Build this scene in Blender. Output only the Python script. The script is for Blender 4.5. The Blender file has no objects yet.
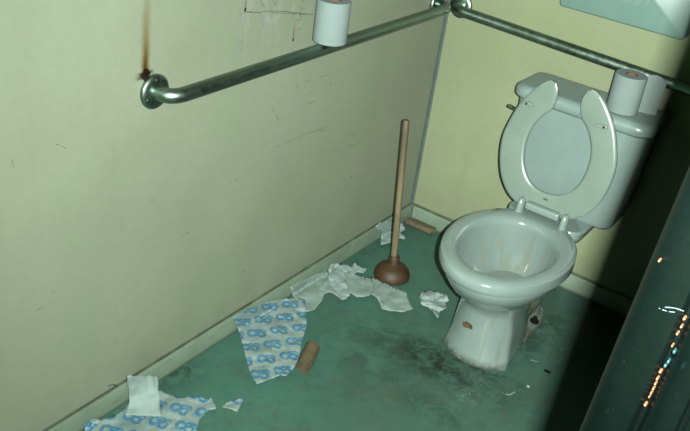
import bpy, bmesh, math, random
from math import sin, cos, pi, radians
from mathutils import Vector, Matrix, noise, geometry

# ------------------------------------------------------------------ camera, world, light, exposure
C = bpy.context.scene.collection
CAM = Vector((1.32700, -2.60460, 1.58820))
YAW, PIT, ROLL, FPX = -0.5531, -0.5064, 0.1411, 879.72
Fw = Vector((sin(YAW)*cos(PIT), cos(YAW)*cos(PIT), sin(PIT)))
r0 = Fw.cross(Vector((0, 0, 1))).normalized(); u0 = r0.cross(Fw)
Rt = r0*cos(ROLL) + u0*sin(ROLL); Up = -r0*sin(ROLL) + u0*cos(ROLL)
cd = bpy.data.cameras.new('camera'); co = bpy.data.objects.new('camera', cd); C.objects.link(co)
cd.sensor_width = 36; cd.lens = FPX/690*36; cd.clip_start = 0.02
CMAT = Matrix(((Rt.x, Up.x, -Fw.x, CAM.x), (Rt.y, Up.y, -Fw.y, CAM.y), (Rt.z, Up.z, -Fw.z, CAM.z), (0, 0, 0, 1)))
co.matrix_world = CMAT
bpy.context.scene.camera = co

wd = bpy.data.worlds.new('world'); bpy.context.scene.world = wd; wd.use_nodes = True
wd.node_tree.nodes['Background'].inputs[0].default_value = (0.05, 1.0, 0.10, 1)  # green ambient fill, added to tint and lift the shadowed area
wd.node_tree.nodes['Background'].inputs[1].default_value = 0.22

ld = bpy.data.lights.new('camera_flash', 'AREA'); ld.shape = 'RECTANGLE'; ld.size = 0.026; ld.size_y = 0.018
ld.energy = 112; ld.color = (0.94, 1.0, 0.94); ld.spread = radians(110)
lo = bpy.data.objects.new('camera_flash', ld); C.objects.link(lo)
FD = (Fw + Rt*.13 + Up*.05).normalized()      # the flash head points a little right of the lens axis
lo.matrix_world = Matrix.Translation(CAM + Rt*0.065 + Up*0.012 + Fw*0.012) @ FD.to_track_quat('-Z', 'Y').to_matrix().to_4x4()

vs = bpy.context.scene.view_settings
vs.view_transform = 'Standard'; vs.look = 'None'; vs.gamma = 1; vs.use_curve_mapping = False; vs.exposure = 0.0

# ------------------------------------------------------------------ helpers
def ray(px, py): return (Fw + Rt*((px-345)/FPX) - Up*((py-215.5)/FPX))
def at(px, py, axis, val):
    d = ray(px, py); t = (val-CAM[axis])/d[axis]; return CAM + d*t

KA = .20      # every surface is this much darker than it looks; the flash makes up for it
def srgb(r, g, b):
    f = lambda c: (c/255/12.92 if c <= 10 else ((c/255+.055)/1.055)**2.4)
    return (f(r)*KA, f(g)*KA, f(b)*KA, 1)

class NT:
    """small expression helper over a shader node tree"""
    def __init__(s, name, rough=.5, spec=.5, metal=0):
        s.m = bpy.data.materials.new(name); s.m.use_nodes = True; s.t = s.m.node_tree; s.n = s.t.nodes
        s.b = s.n['Principled BSDF']; s.b.inputs['Roughness'].default_value = rough
        s.b.inputs['Specular IOR Level'].default_value = spec; s.b.inputs['Metallic'].default_value = metal
        g = s.n.new('ShaderNodeNewGeometry'); s.pos = g.outputs['Position']
        x = s.n.new('ShaderNodeSeparateXYZ'); s.t.links.new(s.pos, x.inputs[0])
        s.x, s.y, s.z = x.outputs
    def link(s, v, sock):
        if hasattr(v, 'is_output'): s.t.links.new(v, sock)
        else: sock.default_value = v
    def M(s, op, a, b=0.0, c=0.0, clamp=False):
        n = s.n.new('ShaderNodeMath'); n.operation = op; n.use_clamp = clamp
        s.link(a, n.inputs[0]); s.link(b, n.inputs[1]); s.link(c, n.inputs[2]); return n.outputs[0]
    def noise(s, scale, detail=3, rough=.55, vec=None, sx=None, dist=0):
        n = s.n.new('ShaderNodeTexNoise'); n.inputs['Scale'].default_value = scale
        n.inputs['Detail'].default_value = detail; n.inputs['Roughness'].default_value = rough
        n.inputs['Distortion'].default_value = dist
        v = vec or s.pos
        if sx:
            mp = s.n.new('ShaderNodeMapping'); mp.inputs['Scale'].default_value = sx; s.t.links.new(v, mp.inputs[0]); v = mp.outputs[0]
        s.t.links.new(v, n.inputs['Vector']); return n.outputs[0]
    def ramp(s, v, lo, hi, a=0.0, b=1.0):
        n = s.n.new('ShaderNodeMapRange'); n.interpolation_type = 'SMOOTHSTEP'
        s.link(v, n.inputs[0])
        for i, q in enumerate((lo, hi, a, b)): n.inputs[i+1].default_value = q
        return n.outputs[0]
    def mix(s, f, a, b):
        n = s.n.new('ShaderNodeMix'); n.data_type = 'RGBA'; s.link(f, n.inputs[0]); s.link(a, n.inputs[6]); s.link(b, n.inputs[7]); return n.outputs[2]
    def gauss(s, u, v, cu, cv, su, sv):
        a = s.M('MULTIPLY', s.M('SUBTRACT', u, cu), 1/su); b = s.M('MULTIPLY', s.M('SUBTRACT', v, cv), 1/sv)
        q = s.M('ADD', s.M('MULTIPLY', a, a), s.M('MULTIPLY', b, b)); return s.M('EXPONENT', s.M('MULTIPLY', q, -1.0))
    def color(s, c): s.link(c, s.b.inputs['Base Color'])
    def bump(s, h, strength=.3, dist=.01):
        n = s.n.new('ShaderNodeBump'); n.inputs['Strength'].default_value = strength; n.inputs['Distance'].default_value = dist
        s.link(h, n.inputs['Height']); s.t.links.new(n.outputs[0], s.b.inputs['Normal'])

def plain(name, col, rough=.5, spec=.5, metal=0, var=.12, vscale=30, b=0.0, coat=0):
    t = NT(name, rough, spec, metal); n = t.noise(vscale)
    d = tuple(c*(1-var) for c in col[:3])+(1,); l = tuple(min(1, c*(1+var)) for c in col[:3])+(1,)
    t.color(t.mix(t.ramp(n, .3, .7), d, l))
    if b: t.bump(t.noise(vscale*3), b, .003)
    if coat: t.b.inputs['Coat Weight'].default_value = coat; t.b.inputs['Coat Roughness'].default_value = .05
    return t.m

def obj(name, bm, mats, parent=None, smooth=True, uv=False):
    bmesh.ops.recalc_face_normals(bm, faces=bm.faces[:])
    me = bpy.data.meshes.new(name); bm.to_mesh(me); bm.free()
    for m in (mats if isinstance(mats, (list, tuple)) else [mats]): me.materials.append(m)
    if smooth:
        for p in me.polygons: p.use_smooth = True
        me.set_sharp_from_angle(angle=radians(42))
    o = bpy.data.objects.new(name, me); C.objects.link(o)
    if parent:
        o.parent = parent; o.matrix_parent_inverse = Matrix.Translation(-parent.location) if parent.type == 'EMPTY' else Matrix()
    return o
def sub(name, bm, mats, parent, **k):         # a part of a mesh part (world coordinates, parents at identity)
    o = obj(name, bm, mats, None, **k); o.parent = parent
    o.matrix_parent_inverse = Matrix.Identity(4)
    return o
def thing(name, label, cat, loc=(0, 0, 0), group=None):
    o = bpy.data.objects.new(name, None); C.objects.link(o); o.empty_display_size = .05
    o.location = loc; o['label'] = label; o['category'] = cat
    if group: o['group'] = group
    return o
def tag(o, label, cat, group=None):
    o['label'] = label; o['category'] = cat
    if group: o['group'] = group
    return o
def struct(name, bm, m, **k):
    o = obj(name, bm, m, **k); o['kind'] = 'structure'; return o

def box(bm, a, b, bev=0, seg=2):
    a, b = Vector(a), Vector(b)
    r = bmesh.ops.create_cube(bm, size=1, matrix=Matrix.Translation((a+b)/2) @ Matrix.Diagonal((*(b-a), 1)))
    if bev:
        es = list({e for v in r['verts'] for e in v.link_edges})
        bmesh.ops.bevel(bm, geom=es, offset=bev, segments=seg, profile=.6, affect='EDGES')
    return bm
def frame(d):
    d = d.normalized(); a = Vector((0, 0, 1)) if abs(d.z) < .9 else Vector((1, 0, 0))
    u = d.cross(a).normalized(); return u, d.cross(u).normalized()
def loft(bm, rings, cap=(True, True), mat=0):
    vs_ = [[bm.verts.new(p) for p in r] for r in rings]; n = len(rings[0])
    for a, b in zip(vs_, vs_[1:]):
        for i in range(n):
            f = bm.faces.new((a[i], a[(i+1) % n], b[(i+1) % n], b[i])); f.material_index = mat
    if cap[0]: bm.faces.new(vs_[0]).material_index = mat
    if cap[1]: bm.faces.new(vs_[-1]).material_index = mat
    return vs_
def tube(bm, pts, r, n=20, cap=True):
    pts = [Vector(p) for p in pts]; rings = []; u = None
    for i, p in enumerate(pts):
        d = (pts[min(i+1, len(pts)-1)] - pts[max(i-1, 0)]).normalized()
        if u is None: u, v = frame(d)
        else: u = (u - d*u.dot(d)).normalized(); v = d.cross(u)
        rr = r[i] if isinstance(r, (list, tuple)) else r
        rings.append([p + u*(rr*cos(t)) + v*(rr*sin(t)) for t in [2*pi*k/n for k in range(n)]])
    loft(bm, rings, (cap, cap)); return bm
def lathe(bm, prof, o, axis=(0, 0, 1), n=32, cap=(True, True)):
    o = Vector(o); ax = Vector(axis).normalized(); u, v = frame(ax)
    loft(bm, [[o + ax*h + u*(r*cos(t)) + v*(r*sin(t)) for t in [2*pi*k/n for k in range(n)]] for r, h in prof], cap); return bm
def catmull(P, k=6):
    P = [Vector(p) for p in P]; out = []
    for i in range(len(P)-1):
        a, b, c, d = P[max(i-1, 0)], P[i], P[i+1], P[min(i+2, len(P)-1)]
        for j in range(k):
            t = j/k; out.append(.5*((2*b)+(c-a)*t+(2*a-5*b+4*c-d)*t*t+(3*b-a-3*c+d)*t**3))
    out.append(P[-1]); return out
def nz(x, y, z=0, s=1): return noise.noise(Vector((x*s, y*s, z)))

# ------------------------------------------------------------------ materials
def wall_material(name, base, left):
    t = NT(name, .42, .22)
    big = t.noise(2.3, 2); fine = t.noise(45, 4, .6)
    c = t.mix(t.ramp(big, .3, .7), tuple(v*.94 for v in base[:3])+(1,), tuple(v*1.05 for v in base[:3])+(1,))
    c = t.mix(t.ramp(fine, .35, .75, 0, .07), c, srgb(120,130,105))
    # long faint vertical wipe marks
    stv = t.noise(9, 3, .6, sx=(1, 1, .12)); c = t.mix(t.ramp(stv, .52, .8, 0, .16), c, tuple(v*.7 for v in base[:3])+(1,))
    c = t.mix(t.ramp(t.noise(3.1, 3, .5), .5, .66, 0, .30), c, tuple(v*k for v, k in zip(base[:3], (.86, 1.0, .86)))+(1,))
    # little pock marks
    pk = t.noise(60, 2, .5, sx=(1, 1, .7)); gate = t.noise(7, 2)
    c = t.mix(t.M('MULTIPLY', t.ramp(pk, .72, .77), t.ramp(gate, .5, .64, 0, .6)), c, srgb(100,120,98))
    # uneven dark line just over the baseboard, patchy smears above it
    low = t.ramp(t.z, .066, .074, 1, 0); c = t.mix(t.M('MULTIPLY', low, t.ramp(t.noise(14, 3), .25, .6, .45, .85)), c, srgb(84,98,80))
    smear = t.ramp(t.z, .05, .20, .22, 0); c = t.mix(t.M('MULTIPLY', smear, t.ramp(t.noise(5, 4), .4, .7)), c, srgb(112,124,98))
    if left:
        # wall where a sign was torn off: whitish glue residue
        g = t.gauss(t.y, t.z, -.90, .99, .16, .13)
        rs = t.noise(26, 5, .7, sx=(1, 1, .4))
        c = t.mix(t.M('MULTIPLY', g, t.ramp(rs, .5, .66, 0, .75)), c, srgb(212, 226, 220))
        # rust runs: (y, lower z, length up, width, strength)
        for y0, z0, L, w, k in ((-1.344, .876, .5, .0125, 1.0), (-1.03, .968, .16, .004, .7), (-.831, .855, .06, .0035, .8)):
            wob = t.M('MULTIPLY', t.M('SUBTRACT', t.noise(18, 2), .5), w*1.2)
            dy = t.M('DIVIDE', t.M('ABSOLUTE', t.M('SUBTRACT', t.M('ADD', t.y, wob), y0)), w)
            hz = t.M('SUBTRACT', t.z, z0)
            up = t.M('MULTIPLY', t.ramp(hz, -.004, .004), t.ramp(hz, .03 if L > .3 else L*.25, .20 if L > .3 else L, 1, .3 if L > .3 else 0))
            edge = t.ramp(dy, .0, 1.5, 1, 0)
            c = t.mix(t.M('MULTIPLY', t.M('MULTIPLY', up, edge), .8*k), c, srgb(146, 112, 6))
            core = t.M('MULTIPLY', t.ramp(dy, .1, .9, 1, 0), t.ramp(hz, .0, .09 if L > .3 else .015, 1, 0))
            c = t.mix(t.M('MULTIPLY', t.M('MULTIPLY', core, t.ramp(hz, -.004, .002)), .9*k), c, srgb(86, 44, 4))
            blob = t.gauss(t.y, t.z, y0, z0+.004, w*1.05, w*1.2)
            if L > .3:
                tri = t.M('MULTIPLY', t.ramp(t.M('SUBTRACT', t.M('ADD', t.y, y0*-1+.004), t.M('MULTIPLY', hz, -.0)), -.030, -.012), t.ramp(t.M('ADD', t.y, -y0), .012, .030, 1, 0))
                tri = t.M('MULTIPLY', tri, t.ramp(t.M('ABSOLUTE', t.M('SUBTRACT', hz, .004)), .003, .012, 1, 0)); c = t.mix(t.M('MULTIPLY', tri, t.ramp(t.noise(90, 3), .35, .6, .3, .95)), c, srgb(60, 36, 18))
            c = t.mix(t.M('MULTIPLY', t.ramp(t.M('MULTIPLY', blob, t.ramp(t.noise(120, 2), .3, .6, .6, 1)), .25, .5), .95), c, srgb(40, 26, 14))
    t.color(c); t.bump(t.noise(120, 3), .06, .002); return t.m

M = {}
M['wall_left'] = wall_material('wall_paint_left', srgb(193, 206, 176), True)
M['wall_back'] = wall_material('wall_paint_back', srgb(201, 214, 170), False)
M['mark'] = plain('dark_scuff', srgb(104, 118, 96), .7, .2)
M['pen'] = plain('blue_green_pen', srgb(60, 100, 105), .7, .2)
M['scar'] = plain('pale_scratch', srgb(170, 196, 190), .7, .2)

t = NT('painted_concrete', .5, .25)
big = t.noise(2.6, 4, .6); c = t.mix(t.ramp(big, .3, .72), srgb(102, 161, 139), srgb(93, 148, 128))
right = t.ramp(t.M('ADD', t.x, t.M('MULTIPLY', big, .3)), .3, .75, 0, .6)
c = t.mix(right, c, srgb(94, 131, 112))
c = t.mix(t.ramp(t.noise(22, 5, .7), .45, .75, 0, .25), c, srgb(58, 88, 76))
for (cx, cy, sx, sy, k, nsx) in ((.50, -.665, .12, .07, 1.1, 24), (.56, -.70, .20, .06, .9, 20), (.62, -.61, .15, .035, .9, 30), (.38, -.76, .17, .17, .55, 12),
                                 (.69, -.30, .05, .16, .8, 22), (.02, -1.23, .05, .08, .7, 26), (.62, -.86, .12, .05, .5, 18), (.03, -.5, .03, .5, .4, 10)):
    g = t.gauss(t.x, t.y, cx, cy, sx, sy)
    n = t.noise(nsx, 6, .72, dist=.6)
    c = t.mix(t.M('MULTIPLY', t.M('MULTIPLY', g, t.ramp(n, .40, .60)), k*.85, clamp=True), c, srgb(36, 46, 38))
g = t.gauss(t.x, t.y, .66, -.72, .10, .09); c = t.mix(t.M('MULTIPLY', g, t.ramp(t.noise(24, 5, .7), .55, .64, 0, .55)), c, srgb(150, 176, 166))
c = t.mix(t.M('MULTIPLY', t.ramp(t.noise(7, 5, .7, dist=.4), .48, .66, 0, .45), t.ramp(t.noise(60, 3), .3, .6, .4, 1)), c, srgb(106, 120, 100))
c = t.mix(t.ramp(t.noise(150, 2), .60, .72, 0, .3), c, srgb(52, 70, 58))
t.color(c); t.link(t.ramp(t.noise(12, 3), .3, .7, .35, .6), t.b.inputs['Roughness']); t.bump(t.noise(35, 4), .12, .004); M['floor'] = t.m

t = NT('baseboard_paint', .5, .35)
c = t.mix(t.ramp(t.noise(7, 4), .35, .7), srgb(174, 200, 172), srgb(156, 182, 156))
c = t.mix(t.ramp(t.noise(30, 5, .7, sx=(.6, .6, 2)), .5, .75, 0, .35), c, srgb(110, 122, 100))
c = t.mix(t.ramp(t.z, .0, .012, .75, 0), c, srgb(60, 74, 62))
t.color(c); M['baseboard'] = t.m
M['trim'] = plain('corner_strip_metal', srgb(140, 160, 152), .45, .4, .2)

t = NT('brushed_steel', .24, .5, 1.0)
c = t.mix(t.ramp(t.noise(12, 3, .5), .3, .75), (.17, .23, .19, 1), (.14, .19, .155, 1)); t.color(c)
t.link(t.ramp(t.noise(60, 3), .3, .7, .30, .40), t.b.inputs['Roughness']); M['steel'] = t.m
M['screw'] = plain('screw_steel', (.1, .11, .1, 1), .35, .5, 1)

def porcelain(name, base, streaks=False):
    t = NT(name, .12 if streaks else .32, .5 if streaks else .3); n = t.noise(9, 3)
    c = t.mix(t.ramp(n, .35, .7), base, tuple(v*.93 for v in base[:3])+(1,))
    if streaks:
        # rusty water runs on the inner slope and on the pedestal front
        v = t.noise(34, 3, .6, sx=(1, 1, .08))
        inb = t.M('MULTIPLY', t.gauss(t.x, t.y, .60, -.42, .12, .12), t.ramp(t.z, .30, .335, 1, 0))
        inb = t.M('MULTIPLY', inb, t.ramp(t.z, .17, .20))
        c = t.mix(t.M('MULTIPLY', inb, t.ramp(v, .44, .66, 0, .6)), c, srgb(166, 166, 122))
        ped = t.M('MULTIPLY', t.ramp(t.y, -.60, -.52, 1, 0), t.ramp(t.z, .24, .16, 0, 1))
        c = t.mix(t.M('MULTIPLY', ped, t.ramp(v, .5, .72, 0, .45)), c, srgb(150, 150, 116))
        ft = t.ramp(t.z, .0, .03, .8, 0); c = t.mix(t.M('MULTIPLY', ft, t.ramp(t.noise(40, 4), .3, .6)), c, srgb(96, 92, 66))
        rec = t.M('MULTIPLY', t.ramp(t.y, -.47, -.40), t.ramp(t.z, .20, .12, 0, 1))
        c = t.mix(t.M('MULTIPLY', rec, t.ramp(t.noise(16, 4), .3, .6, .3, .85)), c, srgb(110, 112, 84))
    t.color(c); t.b.inputs['Coat Weight'].default_value = .5 if streaks else .05; t.b.inputs['Coat Roughness'].default_value = .04
    return t.m
M['porcelain'] = porcelain('glazed_china', srgb(182, 207, 198), True)
M['tank'] = porcelain('tank_china', srgb(178, 205, 198))
M['seat'] = plain('seat_plastic', srgb(168, 193, 177), .3, .45, var=.04, vscale=12)
M['seat_hinge'] = plain('hinge_plastic', srgb(180, 204, 194), .3, .45, var=.03)
M['black'] = plain('black_screw', srgb(18, 24, 20), .85, .1)
M['rust'] = plain('rusty_brown', srgb(124, 104, 72), .8, .2, var=.3, vscale=90)
M['chrome'] = plain('worn_chrome', (.3,.32,.3,1), .15, .5, 1)
t = NT('toilet_water', .03, .5); t.color((.12, .15, .13, 1)); t.b.inputs['Transmission Weight'].default_value = .3; M['water'] = t.m
M['paper'] = plain('tissue_paper', srgb(204, 231, 222), .9, .1, var=.04, vscale=25, b=.15)
M['paper_grey'] = plain('damp_tissue', srgb(187, 215, 202), .85, .15, var=.10, vscale=18, b=.2)
M['roll'] = plain('roll_paper', srgb(178, 199, 194), .9, .1, var=.02, vscale=40, b=.1)
M['card'] = plain('cardboard_core', srgb(136, 126, 94), .85, .15, var=.14, vscale=60)
M['card_dirty'] = plain('dirty_cardboard', srgb(136, 128, 98), .85, .15, var=.22, vscale=50)
M['card_red'] = plain('core_inside', srgb(150, 120, 100), .85, .15)
M['dispenser'] = plain('dispenser_plastic', srgb(163, 204, 191), .35, .4, var=.03)
M['dispenser_dark'] = plain('dispenser_slot', srgb(150, 192, 178), .5, .4)
M['rubber'] = plain('brown_rubber', srgb(88, 62, 28), .6, .3, var=.2, vscale=30)
t = NT('worn_wood', .6, .3)
w = t.noise(40, 4, .6, sx=(1, 1, .1)); c = t.mix(t.ramp(w, .3, .7), srgb(172, 158, 122), srgb(138, 124, 92))
c = t.mix(t.ramp(t.z, .30, .50, 0, .55), c, srgb(96, 84, 60)); c = t.mix(t.ramp(t.noise(14, 3), .5, .7, 0, .4), c, srgb(80, 74, 54)); t.color(c); M['wood'] = t.m
t = NT('dark_enamel', .30, .2)
c = t.mix(t.ramp(t.noise(18, 4, .6, sx=(1, 1, .5)), .35, .7), srgb(1, 9, 7), srgb(4, 14, 11))
c = t.mix(t.ramp(t.noise(120, 2), .66, .74, 0, .5), c, srgb(14, 28, 27)); t.color(c); t.bump(t.noise(70, 4), .25, .002); M['jamb'] = t.m
M['jamb_glint'] = plain('copper_glint', srgb(150, 92, 60), .4, .3)  # specular glints of the flash, put into bead colour
M['jamb_glint_teal'] = plain('teal_glint', srgb(30, 72, 74), .4, .3)
M['jamb_specular'] = plain('specular_arc', srgb(96, 112, 112), .4, .3)

# wrapper: thin printed sheet with a repeating blue double-loop motif
def wrapper_material():
    t = NT('printed_wrapper', .55, .35)
    uvn = t.n.new('ShaderNodeUVMap'); sp = t.n.new('ShaderNodeSeparateXYZ'); t.t.links.new(uvn.outputs[0], sp.inputs[0])
    wx = t.M('MULTIPLY', t.M('SUBTRACT', t.noise(30, 2), .5), .010); wy = t.M('MULTIPLY', t.M('SUBTRACT', t.noise(34, 2), .5), .010)
    u = t.M('ADD', sp.outputs[0], wx); v = t.M('ADD', sp.outputs[1], wy)
    CW, CH = .068, .060
    row = t.M('FLOOR', t.M('DIVIDE', v, CH)); u2 = t.M('ADD', u, t.M('MULTIPLY', row, CW*.46))
    a = t.M('SUBTRACT', t.M('MULTIPLY', t.M('FRACT', t.M('DIVIDE', u2, CW)), CW), CW/2)
    b = t.M('SUBTRACT', t.M('MULTIPLY', t.M('FRACT', t.M('DIVIDE', v, CH)), CH), CH/2)
    a = t.M('MULTIPLY', a, 1.22); b = t.M('MULTIPLY', b, 1.22)
    def ring(cx, cy, r, w, gap=None, sq=1.0):
        dx = t.M('SUBTRACT', a, cx); dy = t.M('MULTIPLY', t.M('SUBTRACT', b, cy), sq)
        d = t.M('ABSOLUTE', t.M('SUBTRACT', t.M('SQRT', t.M('ADD', t.M('MULTIPLY', dx, dx), t.M('MULTIPLY', dy, dy))), r))
        k = t.ramp(d, w*.6, w*1.2, 1, 0)
        if gap:
            g = t.gauss(a, b, gap[0], gap[1], gap[2], gap[2]); k = t.M('MULTIPLY', k, t.ramp(g, .3, .6, 1, 0))
        return k
    dark = ring(-.017, .002,   .0125, .0060, (-.004, .004, .006), .8)
    for q in (ring(.006, .009, .0085, .0054), ring(.023, .007, .0075, .0054, (.028, .004, .004)), ring(.012, -.009, .012, .0054, (.012, .002, .009), .8)):
        dark = t.M('MAXIMUM', dark, q)
    bar = t.M('MULTIPLY', t.ramp(t.M('ABSOLUTE', t.M('ADD', b, .017)), .0016, .003, 1, 0), t.ramp(t.M('ABSOLUTE', t.M('SUBTRACT', a, -.004)), .014, .018, 1, 0))
    light = t.M('MAXIMUM', bar, ring(-.034, -.018, .006, .003))
    c = t.mix(t.ramp(t.noise(12, 3), .35, .7), srgb(200, 224, 214), srgb(174, 204, 194))
    c = t.mix(t.M('MULTIPLY', light, .6), c, srgb(130, 196, 214)); c = t.mix(t.M('MULTIPLY', dark, t.ramp(t.noise(70, 3, .7), .3, .55, .35, .9)), c, srgb(60, 162, 208))
    t.color(c); return t.m
M['wrapper'] = wrapper_material()

# ------------------------------------------------------------------ marks on the wall skins
def strokes(bm, lines, onto, w, mat, off, seed=0):
    """thin worn pen / scratch strokes as part of the wall's own mesh; lines are picture-frame polylines hitting the wall"""
    rnd = random.Random(seed)
    for L in lines:
        ww = w
        if isinstance(L[0], (int, float)): ww = L[0]; L = L[1:]
        P = catmull([onto(*q) for q in L], 4) if len(L) > 2 else [onto(*L[0]).lerp(onto(*L[1]), k/6) for k in range(7)]
        P = [p + off for p in P]; prev = None
        for i, p in enumerate(P):
            d = (P[min(i+1, len(P)-1)]-P[max(i-1, 0)]).normalized(); s = d.cross(off).normalized()*ww*.38*rnd.uniform(.6, 1.2)
            cur = (bm.verts.new(p-s), bm.verts.new(p+s))
            if prev and rnd.random() > (.3 if mat == 1 else .08): bm.faces.new((prev[0], prev[1], cur[1], cur[0])).material_index = mat
            prev = cur
WL = lambda x, y: at(x, y, 0, 0)
WB = lambda x, y: at(x, y, 1, 0)

RX, FY, CH_ = 1.56, -2.08, 2.42          # right wall, front partition, ceiling height
# floor
bm = bmesh.new(); box(bm, (-.06, -3.4, -.05), (2.6, .06, 0))
GF = lambda x, y: at(x, y, 2, 0)
strokes(bm, [(.0022, (325, 297), (345, 310), (368, 324)), (.0015, (300, 285), (325, 297))], GF, .002, 1, Vector((0, 0, .0006)), 3)
strokes(bm, [(.008, (502, 393), (509, 395), (515, 392)), (.006, (530, 360), (538, 362)), (.003, (560, 350), (582, 344))], GF, .004, 2, Vector((0, 0, .0007)), 4)
struct('floor', bm, [M['floor'], M['rust'], M['scar']], smooth=False)
# left wall
bm = bmesh.new(); box(bm, (-.05, -3.4, 0), (0, .05, CH_))
O = Vector((.0005, 0, 0))
strokes(bm, [(.002, (247, 12), (280, 13), (314, 14)), (.0016, (266, 94), (272, 108), (279, 121)), (.0012, (298, 89), (296, 84), (297, 75)),
             (.0012, (306, 82), (320, 77), (336, 73)), (.003, (311, 91), (310, 94)), (.003, (330, 83), (331, 86)), (.0025, (305, 105), (314, 101)),
             (.0014, (273, 148), (290, 141), (308, 133), (330, 126)), (.0014, (347, 147), (358, 143), (361, 138)), (.002, (319, 131), (325, 130)),
             (.0012, (350, 133), (355, 137)), (.0018, (334, 149), (338, 149)), (.003, (279, 101), (280, 102)),
             (.0014, (6, 308), (22, 302)), (.0014, (24, 318), (42, 307)), (.002, (52, 292), (55, 291)), (.0015, (56, 144), (66, 148)), (.0015, (148, 204), (154, 199)),
             (.003, (26, 356), (27, 357)), (.0026, (105, 226), (106, 227)), (.0018, (77, 353), (79, 350)),
             (.0022, (350, 176), (352, 177)), (.0012, (226, 182), (238, 179)), (.0014, (180, 236), (190, 232)), (.0012, (12, 160), (14, 172))], WL, .002, 1, O, 5)
strokes(bm, [(.0018, (244, 12), (282, 11), (300, 14), (314, 14)), (.0018, (260, 0), (264, 7)), (.002, (273, 0), (275, 5), (277, 0)), (.0022, (299, 8), (302, 2), (304, 0)),
             (.002, (292, 18), (294, 14), (297, 12)), (.002, (297, 20), (301, 19), (300, 12), (303, 8)), (.0014, (298, 30), (301, 28)), (.0016, (241, 40), (242, 46)), (.0014, (241, 50), (242, 48)),
             (.0042, (108, 386), (113, 384.5), (117, 387)), (.004, (107, 397), (111, 395), (114, 391.5))], WL, .002, 2, O*1.4, 6)
strokes(bm, [(.006, (240, 8), (240, 30), (238, 52)), (.004, (256, 0), (262, 22)), (.005, (292, 18), (290, 36)), (.004, (262, 14), (264, 30)),
             (.0012, (200, 85), (202, 88)), (.005, (285, 0), (284, 12))], WL, .002, 3, O*.6, 7)
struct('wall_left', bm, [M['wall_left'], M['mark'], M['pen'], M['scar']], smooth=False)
# back wall
bm = bmesh.new(); box(bm, (-.05, 0, 0), (RX+.05, .05, CH_))
strokes(bm, [(.0012, (498, 60), (500, 66)), (.001, (421, 44), (423, 48)), (.0012, (667, 60), (669, 61)), (.0012, (640, 250), (642, 256)), (.001, (494, 45), (497, 40)),
             (.0025, (447, 22), (449, 23))], WB, .002, 1, Vector((0, -.0005, 0)), 8)
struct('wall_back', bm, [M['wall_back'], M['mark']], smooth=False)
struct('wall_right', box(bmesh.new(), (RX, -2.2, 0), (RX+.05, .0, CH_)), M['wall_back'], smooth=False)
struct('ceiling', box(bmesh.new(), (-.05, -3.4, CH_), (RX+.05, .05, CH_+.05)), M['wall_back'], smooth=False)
# baseboards (slightly wavy top edge, eased)
def baseboard(name, a, b, nrm):
    bm = bmesh.new(); a, b = Vector(a), Vector(b); n = 40; rings = []
    for i in range(n+1):
        p = a.lerp(b, i/n); h = .060 + .0012*nz(i*.4, 3, 1); w = .007+.001*nz(i*.5, 9, 2)
        rings.append([p, p+nrm*(w+.002), p+nrm*w+Vector((0, 0, .012)), p+nrm*w+Vector((0, 0, h-.005)), p+nrm*(w-.003)+Vector((0, 0, h)), p+Vector((0, 0, h))])
    loft(bm, rings); return struct(name, bm, M['baseboard'])
baseboard('baseboard_left', (0, -3.2, 0), (0, 0, 0), Vector((1, 0, 0)))
baseboard('baseboard_back', (0.0155, 0, 0), (RX, 0, 0), Vector((0, -1, 0)))
# grey metal corner strip
bm = bmesh.new(); box(bm, (.0, -.003, .061), (.010, .0, CH_), .0006, 1); box(bm, (0, -.012, .061), (.0025, -.003, CH_), .0005, 1)
struct('trim_1', bm, M['trim'], smooth=False)
# dark enamelled door jamb at the stall opening: stepped, rounded profile
JE = Vector((1.2225, -1.985)); 
prof = [(0, 0), (.003, -.0035), (.008, -.0075), (.018, -.0105), (.028, -.0125), (.036, -.013), (.0385, -.010), (.0395, -.004), (.0420, -.003), (.0435, -.009),
        (.047, -.0145), (.054, -.018), (.062, -.0195), (.068, -.018), (.0700, -.010), (.0730, -.009), (.0745, -.016), (.10, -.02), (.34, -.02), (.34, .045), (.001, .045)]
bm = bmesh.new()
loft(bm, [[Vector((JE.x+p[0]+.052*(z-1.32), JE.y+p[1], z)) for p in prof] for z in [CH_*k/24 for k in range(25)]])
def glint(px, py, dy, rx, rz, mat):
    g = at(px, py, 1, JE.y+dy); rings = []
    for (k, h) in ((1, -.004), (1, 0), (.8, .0008), (.3, .0012)): rings.append([Vector((g.x+rx*k*cos(a), g.y-h, g.z+rz*k*sin(a))) for a in [2*pi*q/8 for q in range(8)]])
    loft(bm, rings, mat=mat)
for px, py, r_ in ((659, 261, .0009), (684, 319, .0011), (681, 327, .0009), (677, 334, .001), (672, 346, .0008), (660, 372, .0012), (657, 379, .001), (655, 384, .0009), (653, 389, .0009), (651, 393, .0008), (649, 397, .0007), (645, 405, .0012), (593, 423, .0010)):
    glint(px, py, -.012 if px > 600 else -.006, r_, r_*1.2, 1)
for px, py in ((668, 362), (665, 366), (674, 352)): glint(px, py, -.013, .0012, .002, 2)
SJ = lambda x, y: at(x, y, 1, JE.y-.0145)
strokes(bm, [(.0011, (659, 308), (667, 311), (675, 312)), (.0012, (665, 307), (675, 308), (684, 311))], SJ, .001, 3, Vector((0, -.0003, 0)), 9)  # specular arcs on the enamel, painted as pale strokes
struct('door_1', bm, [M['jamb'], M['jamb_glint'], M['jamb_glint_teal'], M['jamb_specular']])
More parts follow.
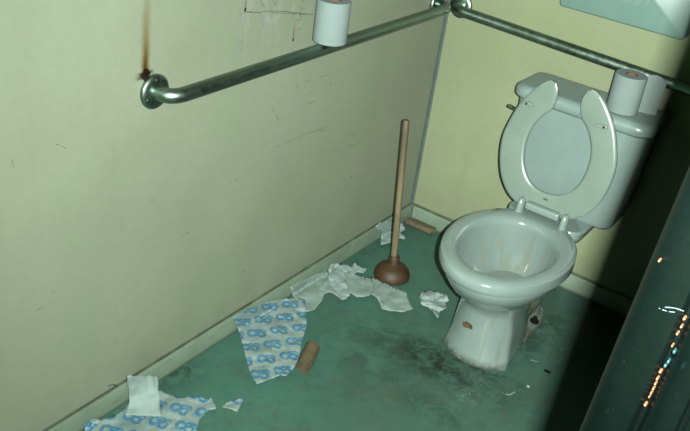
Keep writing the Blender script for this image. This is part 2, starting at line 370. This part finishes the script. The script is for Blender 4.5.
# flash glints on the chipped enamel, painted as coloured beads and strokes
# ------------------------------------------------------------------ grab bars
def grab_bar(name, label, pts, wall_n, ends, loc):
    t = thing(name, label, 'grab bar', loc)
    obj('bar', tube(bmesh.new(), pts, .0170, 24), M['steel'], t)
    for e in ends:
        e = Vector(e)
        fl = obj('flange', lathe(bmesh.new(), [(.030, 0), (.0385, .0005), (.0400, .003), (.0400, .0085), (.0375, .0115), (.030, .0135), (.020, .0145)], e, wall_n, 40), M['steel'], t)
        u, v = frame(Vector(wall_n))
        for k in range(3):
            a = 2*pi*k/3+.5; c_ = e + u*.029*cos(a) + v*.029*sin(a)
            s_ = lathe(bmesh.new(), [(.0048, .0125), (.0048, .0150), (.0025, .0162)], c_, wall_n, 12)
            sub('screw', s_, M['screw'], fl)
    return t
def bend(a, b, c, r, k=8):
    """rounded corner at b between a and c"""
    a, b, c = map(Vector, (a, b, c)); p = b+(a-b).normalized()*r; q = b+(c-b).normalized()*r
    return [p*(1-t)**2 + b*2*t*(1-t) + q*t*t for t in [i/k for i in range(k+1)]]
XB, ZL = .056, .838
y0, y1 = -1.322, -.086
P = [Vector((.006, y0, ZL))] + bend((0, y0, ZL), (XB, y0, ZL), (XB, y1, ZL), .046) + [Vector((XB, y0+(y1-y0)*k/6, ZL)) for k in range(1, 6)] + bend((XB, y0, ZL), (XB, y1, ZL), (0, y1, ZL), .046) + [Vector((.006, y1, ZL))]
grab_bar('grab_bar', 'long steel grab bar on the left wall, a paper roll standing on it', P, (1, 0, 0), [(0, y0, ZL), (0, y1, ZL)], (0, y0, ZL))
xa, xb_, za, zb = .052, 1.00, .8300, .7995
zz = lambda x: za+(zb-za)*(x-xa)/(xb_-xa)
P = [Vector((xa, -.006, za))] + bend((xa, 0, za), (xa, -.0575, za), (xb_, -.0575, zb), .046) + [Vector((x, -.0575, zz(x))) for x in (.2, .35, .5, .65, .8, .9)] + bend((xa, -.0575, za), (xb_, -.0575, zb), (xb_, 0, zb), .046) + [Vector((xb_, -.006, zb))]
grab_bar('grab_bar', 'steel grab bar on the back wall above the toilet tank', P, (0, -1, 0), [(xa, 0, za), (xb_, 0, zb)], (xa, 0, za))

# ------------------------------------------------------------------ toilet
XT = .586
toilet = thing('toilet', 'white china toilet with raised open-front seat and streaky bowl', 'toilet', (XT, -.40, 0))
def egg(cx, yf, yb, w, z, n=80, ef=2.0, eb=2.0, split=.52):
    """outline: front half-ellipse reaching yf, back half reaching yb, half width w at the split line"""
    ym = yf+(yb-yf)*split; out = []
    for k in range(n):
        t = 2*pi*k/n; c_, s_ = cos(t), sin(t); e = ef if s_ < 0 else eb
        X = math.copysign(abs(c_)**(2/e), c_)*w; Y = math.copysign(abs(s_)**(2/e), s_)*((ym-yf) if s_ < 0 else (yb-ym))
        out.append(Vector((cx+X, ym+Y, z)))
    return out
def ped(cx, yf, ys, yb, w, z, n=80):
    """foot outline: gently bowed front face, firm corners at ys, straight sides narrowing to the back"""
    fr = [Vector((w*k/6, yf+(ys-yf)*abs(k/6)**2.2)) for k in range(-6, 7)]
    P = [Vector((.80*w, yb)), Vector((-.80*w, yb)), Vector((-w, ys+.012))] + fr + [Vector((w, ys+.012))]
    cy = yf+(yb-yf)*.52; out = []
    for k in range(n):
        t = 2*pi*k/n; d = Vector((cos(t), sin(t))); best = .01
        for a, b in zip(P, P[1:]+P[:1]):
            a2, b2 = a-Vector((0, cy)), b-Vector((0, cy)); e = b2-a2; den = d.x*e.y-d.y*e.x
            if abs(den) < 1e-9: continue
            r_ = (a2.x*e.y-a2.y*e.x)/den; q_ = (a2.x*d.y-a2.y*d.x)/den
            if r_ > 0 and -1e-6 <= q_ <= 1+1e-6: best = max(best, r_)
        out.append(Vector((cx+d.x*best, cy+d.y*best, z)))
    return out
def mixr(a, b, f): return [p.lerp(q, f) for p, q in zip(a, b)]
bm = bmesh.new()
ZR = .3575
XB2 = XT-.003
# pedestal front column growing into the bowl, its lip, the rim, then down the inside
rings = [ped(XB2+.002, -.616, -.566, -.38, .105, .0), ped(XB2+.002, -.618, -.567, -.38, .105, .010), ped(XB2+.002, -.611, -.560, -.38, .101, .028), ped(XB2+.001, -.606, -.553, -.38, .096, .07), ped(XB2, -.603, -.550, -.37, .090, .12),
         mixr(ped(XB2, -.603, -.552, -.36, .086, .165), egg(XB2, -.603, -.34, .083, .165, ef=3.4, eb=2.6), .35), mixr(ped(XB2, -.612, -.56, -.33, .088, .195), egg(XB2, -.612, -.31, .085, .195, ef=2.8, eb=2.4), .7),
         egg(XB2, -.640, -.285, .106, .215, ef=2.4, eb=2.3),
         egg(XB2, -.672, -.27, .132, .240, ef=2.2, eb=2.3), egg(XB2, -.700, -.262, .153, .270, ef=2.1, eb=2.3), egg(XB2, -.716, -.256, .165, .295, ef=2.1, eb=2.3),
         egg(XB2, -.720, -.256, .166, .311, ef=2.1, eb=2.3), egg(XB2, -.722, -.255, .168, .3175), egg(XB2, -.737, -.248, .1815, .321), egg(XB2, -.741, -.246, .1815, .328), egg(XB2, -.741, -.246, .1815, .342),
         egg(XB2, -.737, -.248, .181, .352), egg(XB2, -.727, -.252, .174, .3575), egg(XB2, -.712, -.275, .162, .3590), egg(XB2, -.694, -.305, .146, .3580), egg(XB2, -.686, -.318, .137, .354), egg(XB2, -.682, -.326, .1325, .345),
         egg(XB2, -.682, -.327, .131, .332), egg(XB2, -.680, -.327, .130, .310), egg(XB2, -.666, -.328, .121, .270), egg(XB2, -.640, -.332, .104, .230), egg(XB2, -.605, -.345, .080, .195), egg(XB2, -.575, -.355, .066, .160), egg(XB2, -.545, -.38, .05, .135)]
loft(bm, rings)
bowl = obj('bowl', bm, M['porcelain'], toilet)
# trapway column behind, foot plate, rear deck that carries the tank
def add_part(nm, bm, m, par=toilet): return obj(nm, bm, m, par)
bm = bmesh.new()
loft(bm, [egg(XT, -.46, -.130, .048, .0, ef=3, eb=3), egg(XT, -.46, -.125, .046, .06, ef=3, eb=3), egg(XT, -.42, -.11, .050, .11, ef=3, eb=3), egg(XT, -.32, -.09, .056, .18, ef=3, eb=3), egg(XT, -.285, -.06, .075, .24, ef=3, eb=3), egg(XT, -.275, -.05, .10, .30, ef=3, eb=3.4)])
# bulging S-shaped passage on each side
for s in (-1, 1):
    tube(bm, catmull([(XT+s*.032, -.42, .11), (XT+s*.036, -.36, .08), (XT+s*.040, -.29, .065), (XT+s*.038, -.23, .11), (XT+s*.038, -.18, .19), (XT+s*.038, -.14, .27)], 4), [.016+.008*sin(pi*i/20) for i in range(21)], 12)
add_part('trapway', bm, M['porcelain'])
bm = bmesh.new(); loft(bm, [egg(XT, -.52, -.185, .088, 0, ef=3, eb=3), egg(XT, -.52, -.185, .088, .014, ef=3, eb=3), egg(XT, -.515, -.19, .083, .020, ef=3, eb=3), egg(XT, -.50, -.21, .066, .022, ef=3, eb=3)])
add_part('foot_plate', bm, M['porcelain'])
for s in (-1, 1):
    bm = bmesh.new(); lathe(bm, [(.014, .020), (.014, .027), (.0065, .028), (.0065, .040), (.004, .042)], (XT+s*.070, -.300, 0), n=14)
    add_part('floor_bolt', bm, M['black'])
bm = bmesh.new()
loft(bm, [egg(XT, -.275, -.030, .095, .285, ef=6, eb=5), egg(XT, -.278, -.022, .118, .310, ef=6, eb=5), egg(XT, -.280, -.020, .126, .330, ef=6, eb=5), egg(XT, -.280, -.020, .126, .345, ef=6, eb=5), egg(XT, -.276, -.024, .120, .3515, ef=6, eb=5)])
add_part('rear_deck', bm, M['porcelain'])
bm = bmesh.new(); lathe(bm, [(.075, .2), (.001, .2005)], (XT, -.475, .0), n=32, cap=(False, True)); wr = [v for v in bm.verts]
for v in wr: v.co.y = -.475+(v.co.y+.475)*1.45
add_part('water', bm, M['water'])
bm = bmesh.new()
PLh = [egg(XT-.063, -.6125, -.60, .013, .131, n=12)]
# brown residue left of a peeled sticker on the pedestal front
R_ = []
for k in range(14):
    a = 2*pi*k/14; rr = .0115*(1+.7*nz(cos(a)*2.6, sin(a)*2.6, 4)); R_.append((rr*1.35*cos(a), rr*.75*sin(a)))
def ped_y(x, z): return -.6035 + .012*((x-XT)/.1)**2 if z else 0
cx, cz = .560, .116
pv = [bm.verts.new((cx+a, -.6045, cz+b)) for a, b in R_]; pw = [bm.verts.new((cx+a*.96, -.5980, cz+b*.96)) for a, b in R_]
bm.faces.new(pv)
for i in range(14): bm.faces.new((pv[i], pw[i], pw[(i+1) % 14], pv[(i+1) % 14]))
st = add_part('sticker_residue', bm, M['rust']); st['label'] = 'brown torn sticker residue'

# tank and lid
def rrect(cx, cy, w, d, z, r=.03, n=6, rf=None):
    out = []
    for (sx, sy, a0) in ((1, 1, 0), (-1, 1, 90), (-1, -1, 180), (1, -1, 270)):
        q = (rf or r) if sy < 0 else r
        for k in range(n+1):
            a = radians(a0+90*k/n); out.append(Vector((cx+sx*(w-q)+q*cos(a), cy+sy*(d-q)+q*sin(a), z)))
    return out
bm = bmesh.new(); TX = XT
loft(bm, [rrect(TX, -.098, .160, .070, .346, .03), rrect(TX, -.099, .174, .082, .352, .03), rrect(TX, -.099, .180, .086, .362, .032), rrect(TX, -.100, .186, .087, .45, .032), rrect(TX, -.100, .198, .088, .60, .034), rrect(TX, -.100, .203, .088, .672, .034)])
tank = add_part('tank', bm, M['tank'])
bm = bmesh.new()
loft(bm, [rrect(TX, -.103, .205, .090, .668, .035, rf=.04), rrect(TX, -.1045, .2135, .0945, .672, .035, rf=.045), rrect(TX, -.1055, .2205, .0985, .678, .035, rf=.05), rrect(TX, -.1055, .2215, .0990, .690, .035, rf=.052),
          rrect(TX, -.1055, .2195, .0975, .700, .035, rf=.052), rrect(TX, -.1050, .209, .0880, .7095, .032, rf=.050), rrect(TX, -.1045, .201, .0815, .7110, .028, rf=.046), rrect(TX, -.1045, .15, .05, .7118, .02)])
add_part('tank_lid', bm, M['tank'])
bm = bmesh.new(); lathe(bm, [(.013, 0), (.014, .006), (.010, .012)], (TX-.155, -.186, .632), (0, -1, 0), 18)
tube(bm, catmull([(TX-.155, -.200, .632), (TX-.175, -.207, .634), (TX-.193, -.210, .637), (TX-.213, -.208, .640)], 5), [.0045]*11+[.0055]*5, 10)
add_part('flush_lever', bm, M['chrome'])

# raised open-front seat, leaning back on the tank; in its own plane (u across, v up), then tilted
LEAN, ROT = .165, .085
HO = Vector((XT-.004, -.262, .372))
ev = Vector((0, sin(LEAN), cos(LEAN))); eu = Vector((1, 0, 0)); en = Vector((0, -cos(LEAN), sin(LEAN)))
eu2 = eu*cos(ROT)+ev*sin(ROT); ev2 = ev*cos(ROT)-eu*sin(ROT)
def S(u, v, h=0): return HO + eu2*u + ev2*v + en*h
OUT = [(0, -.006), (.045, -.004), (.085, .004), (.125, .028), (.158, .075), (.176, .135), (.180, .20), (.164, .265), (.146, .310), (.122, .348), (.100, .375), (.080, .391), (.064, .396)]
INN = [(0, .064), (.026, .067), (.050, .077), (.073, .098), (.090, .130), (.0985, .170), (.0985, .212), (.088, .250), (.069, .284), (.046, .308), (.037, .332), (.036, .362), (.046, .388)]
def cm2(L): return [Vector((p.x, p.y)) for p in catmull([Vector((a, b, 0)) for a, b in L], 4)]
o2, i2 = cm2(OUT), cm2(INN)
O_ = [Vector((-p.x, p.y)) for p in reversed(o2[1:])]+o2; I_ = [Vector((-p.x, p.y)) for p in reversed(i2[1:])]+i2
bm = bmesh.new(); rings = []; TH = .017
for a, b in zip(O_, I_):
    cs = []
    for (f, h) in ((.02, .25), (.06, .05), (.14, 0), (.5, -.06), (.86, 0), (.94, .05), (.98, .25), (.98, .8), (.90, 1.05), (.5, 1.25), (.10, 1.05), (.02, .8)):
        p = a.lerp(b, f); cs.append(S(p.x, p.y, .010-h*TH))
    rings.append(cs)
loft(bm, rings); seat = add_part('seat', bm, M['seat']); seat['label'] = 'raised open-front seat'
for sgn, bu, bv in ((-1, -.118, .312), (1, .112, .300)):
    bm = bmesh.new(); c_ = S(bu, bv); rr = []
    for (k, h) in ((1, .0085), (1, .0125), (.9, .0155), (.6, .0165)):
        rr.append([S(bu, bv, h) + (eu2*(.020*k*cos(a)) + ev2*(.0075*k*sin(a)))*1.0 for a in [2*pi*j/20 for j in range(20)]])
    loft(bm, rr); b_ = sub('bumper', bm, M['seat'], seat)
    bm = bmesh.new(); lathe(bm, [(.0035, 0), (.0035, .0015), (.002, .002)], S(bu-.004 if sgn < 0 else bu+.008, bv, .0155), en, 12); b2 = sub('bumper_screw', bm, M['black'], seat)
bm = bmesh.new(); rr = []
for h in (.0105, .0112): rr.append([S(.0 + .009*cos(a), .045 + .003*sin(a), h) for a in [2*pi*j/16 for j in range(16)]])
loft(bm, rr); q = sub('maker_mark', bm, M['mark'], seat)
# hinge: cross bar and two posts on the deck
bm = bmesh.new(); box(bm, (XT-.058, -.292, .374), (XT+.052, -.266, .398), .008, 3)
add_part('hinge_bar', bm, M['seat_hinge'])
for s in (-1, 1):
    bm = bmesh.new(); x_ = XT+s*.072-.002
    loft(bm, [egg(x_, -.300, -.262, .014, .352, n=20), egg(x_, -.298, -.263, .012, .368, n=20), egg(x_, -.295, -.262, .012, .385, n=20), egg(x_, -.291, -.264, .010, .397, n=20), egg(x_, -.285, -.270, .005, .402, n=20)])
    add_part('hinge_post', bm, M['seat_hinge'])

# ------------------------------------------------------------------ paper rolls
def roll_parts(t, o, R, H, rc=.021, tilt=None):
    bm = bmesh.new(); n = 44; o = Vector(o)
    prof = [(rc, H), (rc, 0), (R-.002, 0), (R, .002), (R, H-.003), (R-.002, H)]
    rings = []
    for k in range(n):
        a = 2*pi*k/n; w = 1+.008*nz(cos(a)*1.5, sin(a)*1.5, R*100)
        rings.append([o + Vector((cos(a)*r*(w if r > rc else 1), sin(a)*r*(w if r > rc else 1), z)) for r, z in prof])
    vv = [[bm.verts.new(p) for p in r] for r in rings]
    for i in range(n):
        a, b = vv[i], vv[(i+1) % n]
        for j in range(len(prof)): bm.faces.new((a[j], a[(j+1) % 6], b[(j+1) % 6], b[j]))
    obj('paper', bm, M['roll'], t)
    bm = bmesh.new(); vv = []
    for k in range(28):
        a = 2*pi*k/28; vv.append([bm.verts.new(o+Vector((cos(a)*r, sin(a)*r, z))) for r, z in ((rc-.0002, -.0), (rc-.0002, H+.0008), (rc-.0022, H+.0008), (rc-.0022, -.0))])
    for i in range(28):
        a, b = vv[i], vv[(i+1) % 28]
        for j in range(4): bm.faces.new((a[j], a[(j+1) % 4], b[(j+1) % 4], b[j]))
    obj('core', bm, M['card_red'], t)
ro = Vector((.0555, -.746, ZL+.0172))
t = thing('toilet_paper_roll', 'white paper roll standing upright on the left wall grab bar', 'toilet paper', ro); roll_parts(t, ro, .0455, .112)
ro = Vector((.686, -.134, .7118))
t = thing('toilet_paper_roll', 'white paper roll standing on the tank lid with loose paper beside it', 'toilet paper', ro); roll_parts(t, ro, .0460, .110, .017)
# loose tail that stands off to the right of that roll
bm = bmesh.new(); P = catmull([(.718, -.104, 0), (.732, -.0985, 0), (.745, -.097, 0), (.760, -.093, 0), (.774, -.089, 0)], 4); rings = []
for i, p in enumerate(P):
    f = i/(len(P)-1); top = .108+.012*math.sin(f*pi)-.006*f; w = .0006+.002*sin(f*9)**2*.4
    dn = (0 if f < .8 else 0)
    rings.append([Vector((p.x, p.y-w, .7122+dn)), Vector((p.x, p.y-w-.004*sin(f*7), .76)), Vector((p.x+.003, p.y-w, .7122+top)), Vector((p.x+.003, p.y+w, .7122+top)), Vector((p.x, p.y+w-.004*sin(f*7), .76)), Vector((p.x, p.y+w, .7122+dn))])
loft(bm, rings); q = obj('loose_paper', bm, M['roll'], t); q['label'] = 'loose paper tail'

# ------------------------------------------------------------------ seat cover dispenser
t = thing('seat_cover_dispenser', 'pale blue-green box dispenser on the back wall above the bar', 'dispenser', (.585, 0, .93))
bm = bmesh.new(); dx0, dx1 = .394, .776; rings = []
def rr2(x0, x1, z0, z1, y, r): return [Vector((p.x, y, p.y)) for p in [Vector((q.x, q.y)) for q in rrect((x0+x1)/2, (z0+z1)/2, (x1-x0)/2, (z1-z0)/2, 0, r)]]
loft(bm, [rr2(dx0, dx1, .930, 1.215, -.0005, .012), rr2(dx0, dx1, .930, 1.215, -.046, .012), rr2(dx0+.002, dx1-.002, .932, 1.213, -.052, .012), rr2(dx0+.006, dx1-.006, .936, 1.209, -.055, .012)])
obj('housing', bm, M['dispenser'], t)
bm = bmesh.new(); loft(bm, [rr2(.563, .655, .986, 1.06, -.0535, .022), rr2(.563, .655, .986, 1.06, -.0575, .022), rr2(.567, .651, .990, 1.056, -.0585, .02)]); obj('slot_lip', bm, M['dispenser'], t)
bm = bmesh.new(); loft(bm, [rr2(.570, .648, .993, 1.053, -.0570, .018), rr2(.570, .648, .993, 1.053, -.0590, .018)]); obj('slot', bm, M['dispenser_dark'], t)

# ------------------------------------------------------------------ plunger
t = thing('plunger', 'brown rubber plunger with worn wooden handle standing on the floor', 'plunger', (.181, -.389, 0))
pc = Vector((.173, -.387, .0005)); ax = Vector((.1286, -.387, .5483)) - Vector((.174, -.389, .06))
bm = bmesh.new()
lathe(bm, [(.050, .010), (.056, 0), (.0600, .001), (.0610, .007), (.0600, .014), (.0570, .023), (.050, .034), (.040, .042), (.028, .048), (.0195, .053), (.0175, .060), (.0170, .078), (.0145, .081)], pc, (-.02, 0, 1), 40)
obj('rubber_cup', bm, M['rubber'], t)
a = Vector((.1695, -.387, .070)); b = Vector((.1286, -.387, .5520)); P = [a.lerp(b, k/12) for k in range(13)]
bm = bmesh.new(); tube(bm, P + [b+(b-a).normalized()*.003], [.0108]*13+[.0085], 18); obj('handle', bm, M['wood'], t)

# ------------------------------------------------------------------ cardboard cores on the floor
def hollow(bm, a, b, ra, rb, th, n=32, up=Vector((0, 0, 1))):
    a, b = Vector(a), Vector(b); d = (b-a).normalized(); s = d.cross(up).normalized(); u = s.cross(d)
    st = []
    for p, r1, r2 in ((a, ra, rb), (a.lerp(b, .5), ra*1.01, rb*.99), (b, ra, rb), (b, ra-th, rb-th), (a.lerp(b, .5), ra-th, rb-th), (a, ra-th, rb-th)):
        st.append([bm.verts.new(p + s*(r1*cos(t)) + u*(r2*sin(t))) for t in [2*pi*k/n for k in range(n)]])
    for i in range(6):
        q, w = st[i], st[(i+1) % 6]
        for k in range(n): bm.faces.new((q[k], q[(k+1) % n], w[(k+1) % n], w[k]))
bm = bmesh.new(); hollow(bm, (.266, -.990, .0215), (.229, -.900, .0215), .0212, .0212, .0018)
tag(obj('cardboard_tube', bm, M['card']), 'round brown cardboard tube lying beside the large printed wrapper', 'cardboard tube')
bm = bmesh.new(); hollow(bm, (.020, -.036, .0125), (.128, -.036, .0125), .0205, .0118, .0018)
for v in bm.verts:   # squashed core: flat sides with crisp folds
    v.co.z = .0125 + max(-.0118, min(.0118, (v.co.z-.0125)*1.25)) + .0008*nz(v.co.x*40, v.co.y*40)
    v.co.z = max(.0007, v.co.z)
tag(obj('cardboard_tube', bm, M['card_dirty']), 'squashed brown cardboard tube lying against the back baseboard in the corner', 'cardboard tube')

# ------------------------------------------------------------------ loose paper on the floor
def sheet(name, outline, mat, h=.004, amp=.006, freq=30, lift=None, th=.0006, seed=0, step=3.0, uv=None, wallx=.0105, folds=1.0, edge=1.0, parent=None, zb=None):
    """sheet of paper with the given outline (picture-frame corners, each found on the floor or the baseboard face), crumpled"""
    n = len(outline); pts = []
    for i in range(n):                                   # torn, slightly ragged edge
        a, b = Vector(outline[i]), Vector(outline[(i+1) % n]); k = max(1, int((b-a).length/step))
        for j in range(k):
            p = a.lerp(b, j/k); d = (b-a).normalized() if (b-a).length else Vector((1, 0)); w = (nz(p.x*.45, p.y*.45, seed+.5)*1.1*edge if j else 0)
            pts.append(Vector((p.x-d.y*w, p.y+d.x*w)))
    def inside(x, y):
        c = False
        for i in range(len(pts)):
            a, b = pts[i], pts[i-1]
            if (a.y > y) != (b.y > y) and x < (b.x-a.x)*(y-a.y)/(b.y-a.y)+a.x: c = not c
        return c
    nb = len(pts); xs = [p.x for p in pts]; ys = [p.y for p in pts]; rnd = random.Random(seed)
    y = min(ys)
    while y < max(ys):
        x = min(xs)
        while x < max(xs):
            q = Vector((x+rnd.uniform(-.3, .3)*step*.5, y+rnd.uniform(-.3, .3)*step*.5))
            if inside(q.x, q.y) and min((q-p).length for p in pts[:nb]) > step*.45: pts.append(q)
            x += step*.55
        y += step*.5
    V, E, F, *_ = geometry.delaunay_2d_cdt(pts, [(i, (i+1) % nb) for i in range(nb)], [], 1, .001)
    bm = bmesh.new(); vv = []; UV0 = []
    for p in V:
        g = at(p.x, p.y, 2, 0.0)
        crump = amp*(abs(nz(g.x*freq, g.y*freq, seed))*1.3 + .5*abs(nz(g.x*freq*2.3, g.y*freq*2.3, seed+9)))*folds
        if g.x < wallx:
            g = at(p.x, p.y, 0, wallx)
            if g.z > .058: g.z = g.z
            off = Vector((.8, 0, .25))*(crump*.5+.0008)
        else:
            L = lift(g) if lift else 0
            off = Vector((0, 0, 1))*(h*.3+crump+L+.0008)
            if zb: off.z += zb
        # keep the seen outline: move along the line of sight so that the height does not shift the sheet
        if off.z and g.x >= wallx and not (g.z > 0.001):
            g2 = at(p.x, p.y, 2, off.z)
            if g2.x > wallx: g = g2
            else: g = g+off
        else: g = g+off
        vv.append(bm.verts.new(g)); UV0.append(at(p.x, p.y, 2, 0.0))
    for f in F:
        try: bm.faces.new([vv[i] for i in f])
        except ValueError: pass
    bm.verts.index_update()
    if uv:
        lay = bm.loops.layers.uv.new('UVMap'); cu, cv_, ang = uv
        for f in bm.faces:
            for l in f.loops:
                g = UV0[l.vert.index]; X, Y = g.x-cu, g.y-cv_; l[lay].uv = (X*cos(ang)+Y*sin(ang), -X*sin(ang)+Y*cos(ang))
    if any(f.normal.z < 0 for f in bm.faces): bmesh.ops.recalc_face_normals(bm, faces=bm.faces[:])
    me = bpy.data.meshes.new(name); bm.to_mesh(me); bm.free(); me.materials.append(mat)
    for p in me.polygons: p.use_smooth = True
    o = bpy.data.objects.new(name, me); C.objects.link(o)
    so = o.modifiers.new('thickness', 'SOLIDIFY'); so.thickness = th; so.offset = 0
    return o
UVL = (.10, -.93, .98)
o = sheet('printed_wrapper', [(232, 317), (246, 310), (262, 303), (280, 299), (297, 297), (305, 300), (306, 312), (307, 325), (303, 338), (300, 352), (297, 362), (291, 372), (286, 376), (280, 375), (268, 380), (257, 384), (251, 375), (247, 362), (243, 347), (240, 334), (236, 324)],
          M['wrapper'], amp=.010, freq=13, seed=2, uv=UVL, step=2.6, edge=.6)
tag(o, 'large white sheet of wrapper with blue loop print, leaning up the left baseboard', 'wrapper')
o = sheet('printed_wrapper', [(84, 424), (92, 419), (104, 419), (118, 413), (128, 405), (140, 396), (160, 390), (167, 394), (180, 397), (199, 396), (208, 399), (211, 396), (215, 404), (216, 409), (207, 411), (199, 420), (196, 431), (192, 441), (120, 448), (84, 436)],
          M['wrapper'], amp=.007, freq=14, seed=5, uv=(.05, -1.40, .50), step=2.8)
tag(o, 'torn white wrapper with blue print under the folded tissue pad', 'wrapper')
o = sheet('wrapper_scrap', [(222, 407), (227, 402), (237, 399), (245, 398), (241, 404), (237, 412), (231, 409)], M['wrapper'], amp=.004, freq=30, seed=8, uv=(.21, -1.235, .5), step=1.6, edge=.4)
tag(o, 'tiny torn scrap of blue printed wrapper alone on the floor', 'wrapper')
G = 'tissue scraps strewn along the left wall'
o = sheet('tissue_sheet', [(290, 287), (300, 281), (315, 274), (325, 271), (333, 276), (338, 284), (335, 290), (324, 294), (321, 302), (314, 310), (306, 312), (300, 305), (293, 296)], M['paper_grey'], amp=.006, freq=14, seed=11)
tag(o, 'thin greyish tissue sheet partly behind the large printed wrapper', 'tissue', G)
o = sheet('tissue_sheet', [(328, 275), (336, 268), (350, 272), (362, 276), (372, 278), (374, 290), (369, 296), (357, 297), (350, 293), (346, 299), (342, 300), (335, 295), (326, 291), (322, 283)], M['paper_grey'], amp=.007, freq=16, seed=13, zb=.007)
tag(o, 'crumpled grey-white tissue in the middle of the tissue heap', 'tissue', G)
o = sheet('tissue_sheet', [(331, 264), (336, 263), (348, 264), (352, 267), (354, 262), (357, 265), (364, 267), (367, 269), (363, 273), (357, 272), (352, 275), (349, 271), (344, 273), (347, 283), (350, 296), (343, 299), (337, 291), (330, 285), (328, 272)], M['paper'], amp=.009, freq=18, seed=17, zb=.018, step=2.2)
tag(o, 'bright white jagged tissue on top of the heap by the left baseboard', 'tissue', G)
o = sheet('tissue_sheet', [(362, 278), (372, 277), (384, 282), (397, 288), (406, 292), (409, 300), (413, 309), (404, 312), (390, 311), (382, 309), (377, 298), (370, 294), (362, 288)], M['paper_grey'], amp=.008, freq=18, seed=19, zb=.002)
tag(o, 'flat whitish tissue sheet in front of the plunger cup', 'tissue', G)
o = sheet('tissue_sheet', [(375, 226), (379, 222), (384, 223), (386, 221), (395, 222), (402, 223), (405, 229), (400, 233), (406, 236), (405, 239), (396, 238), (393, 243), (388, 243), (381, 245), (381, 236), (382, 231), (377, 230)], M['paper'], amp=.009, freq=20, seed=23, step=2)
tag(o, 'crumpled white tissue near the wall corner behind the plunger handle', 'tissue', G)
o = sheet('tissue_sheet', [(420, 296), (423, 291), (430, 290), (437, 292), (446, 294), (449, 300), (445, 303), (447, 308), (440, 311), (438, 318), (433, 312), (428, 307), (421, 304)], M['paper'], amp=.018, freq=20, seed=29, step=2)
tag(o, 'small crumpled white tissue beside the toilet pedestal', 'tissue')

# folded pad of tissue standing on the wrapper, resting against the baseboard
bm = bmesh.new()
def pad_layer(dz, sh):
    A = [at(128+sh, 376, 0, .030+dz), at(157+sh*.4, 376, 0, .030+dz)]; B = [at(129, 399, 2, .022+dz), at(158, 397, 2, .022+dz)]; Cc = [at(125, 415, 2, .004+dz), at(161, 416, 2, .004+dz)]
    rows = catmull([A[0], B[0], Cc[0]], 8), catmull([A[1], B[1], Cc[1]], 8); g = []
    for ri, (a, b) in enumerate(zip(*rows)): g.append([a.lerp(b, k/14) + Vector((.004*math.exp(-((ri-9.5+.12*k)/1.1)**2) + (.003 if k > 10 else 0), 0, .004*math.exp(-((ri-9.5+.12*k)/1.1)**2))) + Vector((.004*nz(k*.5, a.z*40, 3), 0, .007*nz(k*.45, a.z*50+a.y*30, dz*300))) for k in range(15)])
    return g
layers = []
for k in range(4):
    g = pad_layer(k*.0035, (-1, 1, 0, 1)[k]); vv = [[bm.verts.new(p) for p in r] for r in g]
    for i in range(len(vv)-1):
        for j in range(14): bm.faces.new((vv[i][j], vv[i][j+1], vv[i+1][j+1], vv[i+1][j]))
    layers.append(vv)
for a, b in ((0, 1), (2, 3), (1, 2)):
    rng = range(len(layers[0])-1)
    for i in rng:
        if (a, b) != (1, 2): bm.faces.new((layers[a][i][0], layers[b][i][0], layers[b][i+1][0], layers[a][i+1][0]))
        else: bm.faces.new((layers[a][i][14], layers[b][i][14], layers[b][i+1][14], layers[a][i+1][14]))
me = bpy.data.meshes.new('tissue_pad'); bm.to_mesh(me); bm.free(); me.materials.append(M['paper'])
for p in me.polygons: p.use_smooth = True
o = bpy.data.objects.new('folded_tissue', me); C.objects.link(o); so = o.modifiers.new('thickness', 'SOLIDIFY'); so.thickness = .0012; so.offset = 0
tag(o, 'folded white tissue pad lying over the torn wrapper against the left baseboard', 'tissue')

# ------------------------------------------------------------------ little chips on the floor
def chip(px, py, r, mat, label, seed):
    g = at(px, py, 2, 0); bm = bmesh.new(); n = 9; a = []; b = []
    for k in range(n):
        t_ = 2*pi*k/n; rr = r*(1+.5*nz(cos(t_)*2, sin(t_)*2, seed)); a.append(bm.verts.new((g.x+rr*1.4*cos(t_), g.y+rr*.7*sin(t_), .0008))); b.append(bm.verts.new((g.x+rr*1.2*cos(t_), g.y+rr*.6*sin(t_), .0035+.001*sin(t_))))
    bm.faces.new(a); bm.faces.new(b)
    for k in range(n): bm.faces.new((a[k], a[(k+1) % n], b[(k+1) % n], b[k]))
    tag(obj('debris_chip', bm, mat, smooth=False), label, 'debris')
chip(547, 372, .008, M['black'], 'dark flake on the floor right of the toilet, near the shadow', 1)
chip(528, 387, .0035, M['paper'], 'tiny white crumb on the floor in front of the toilet', 2)
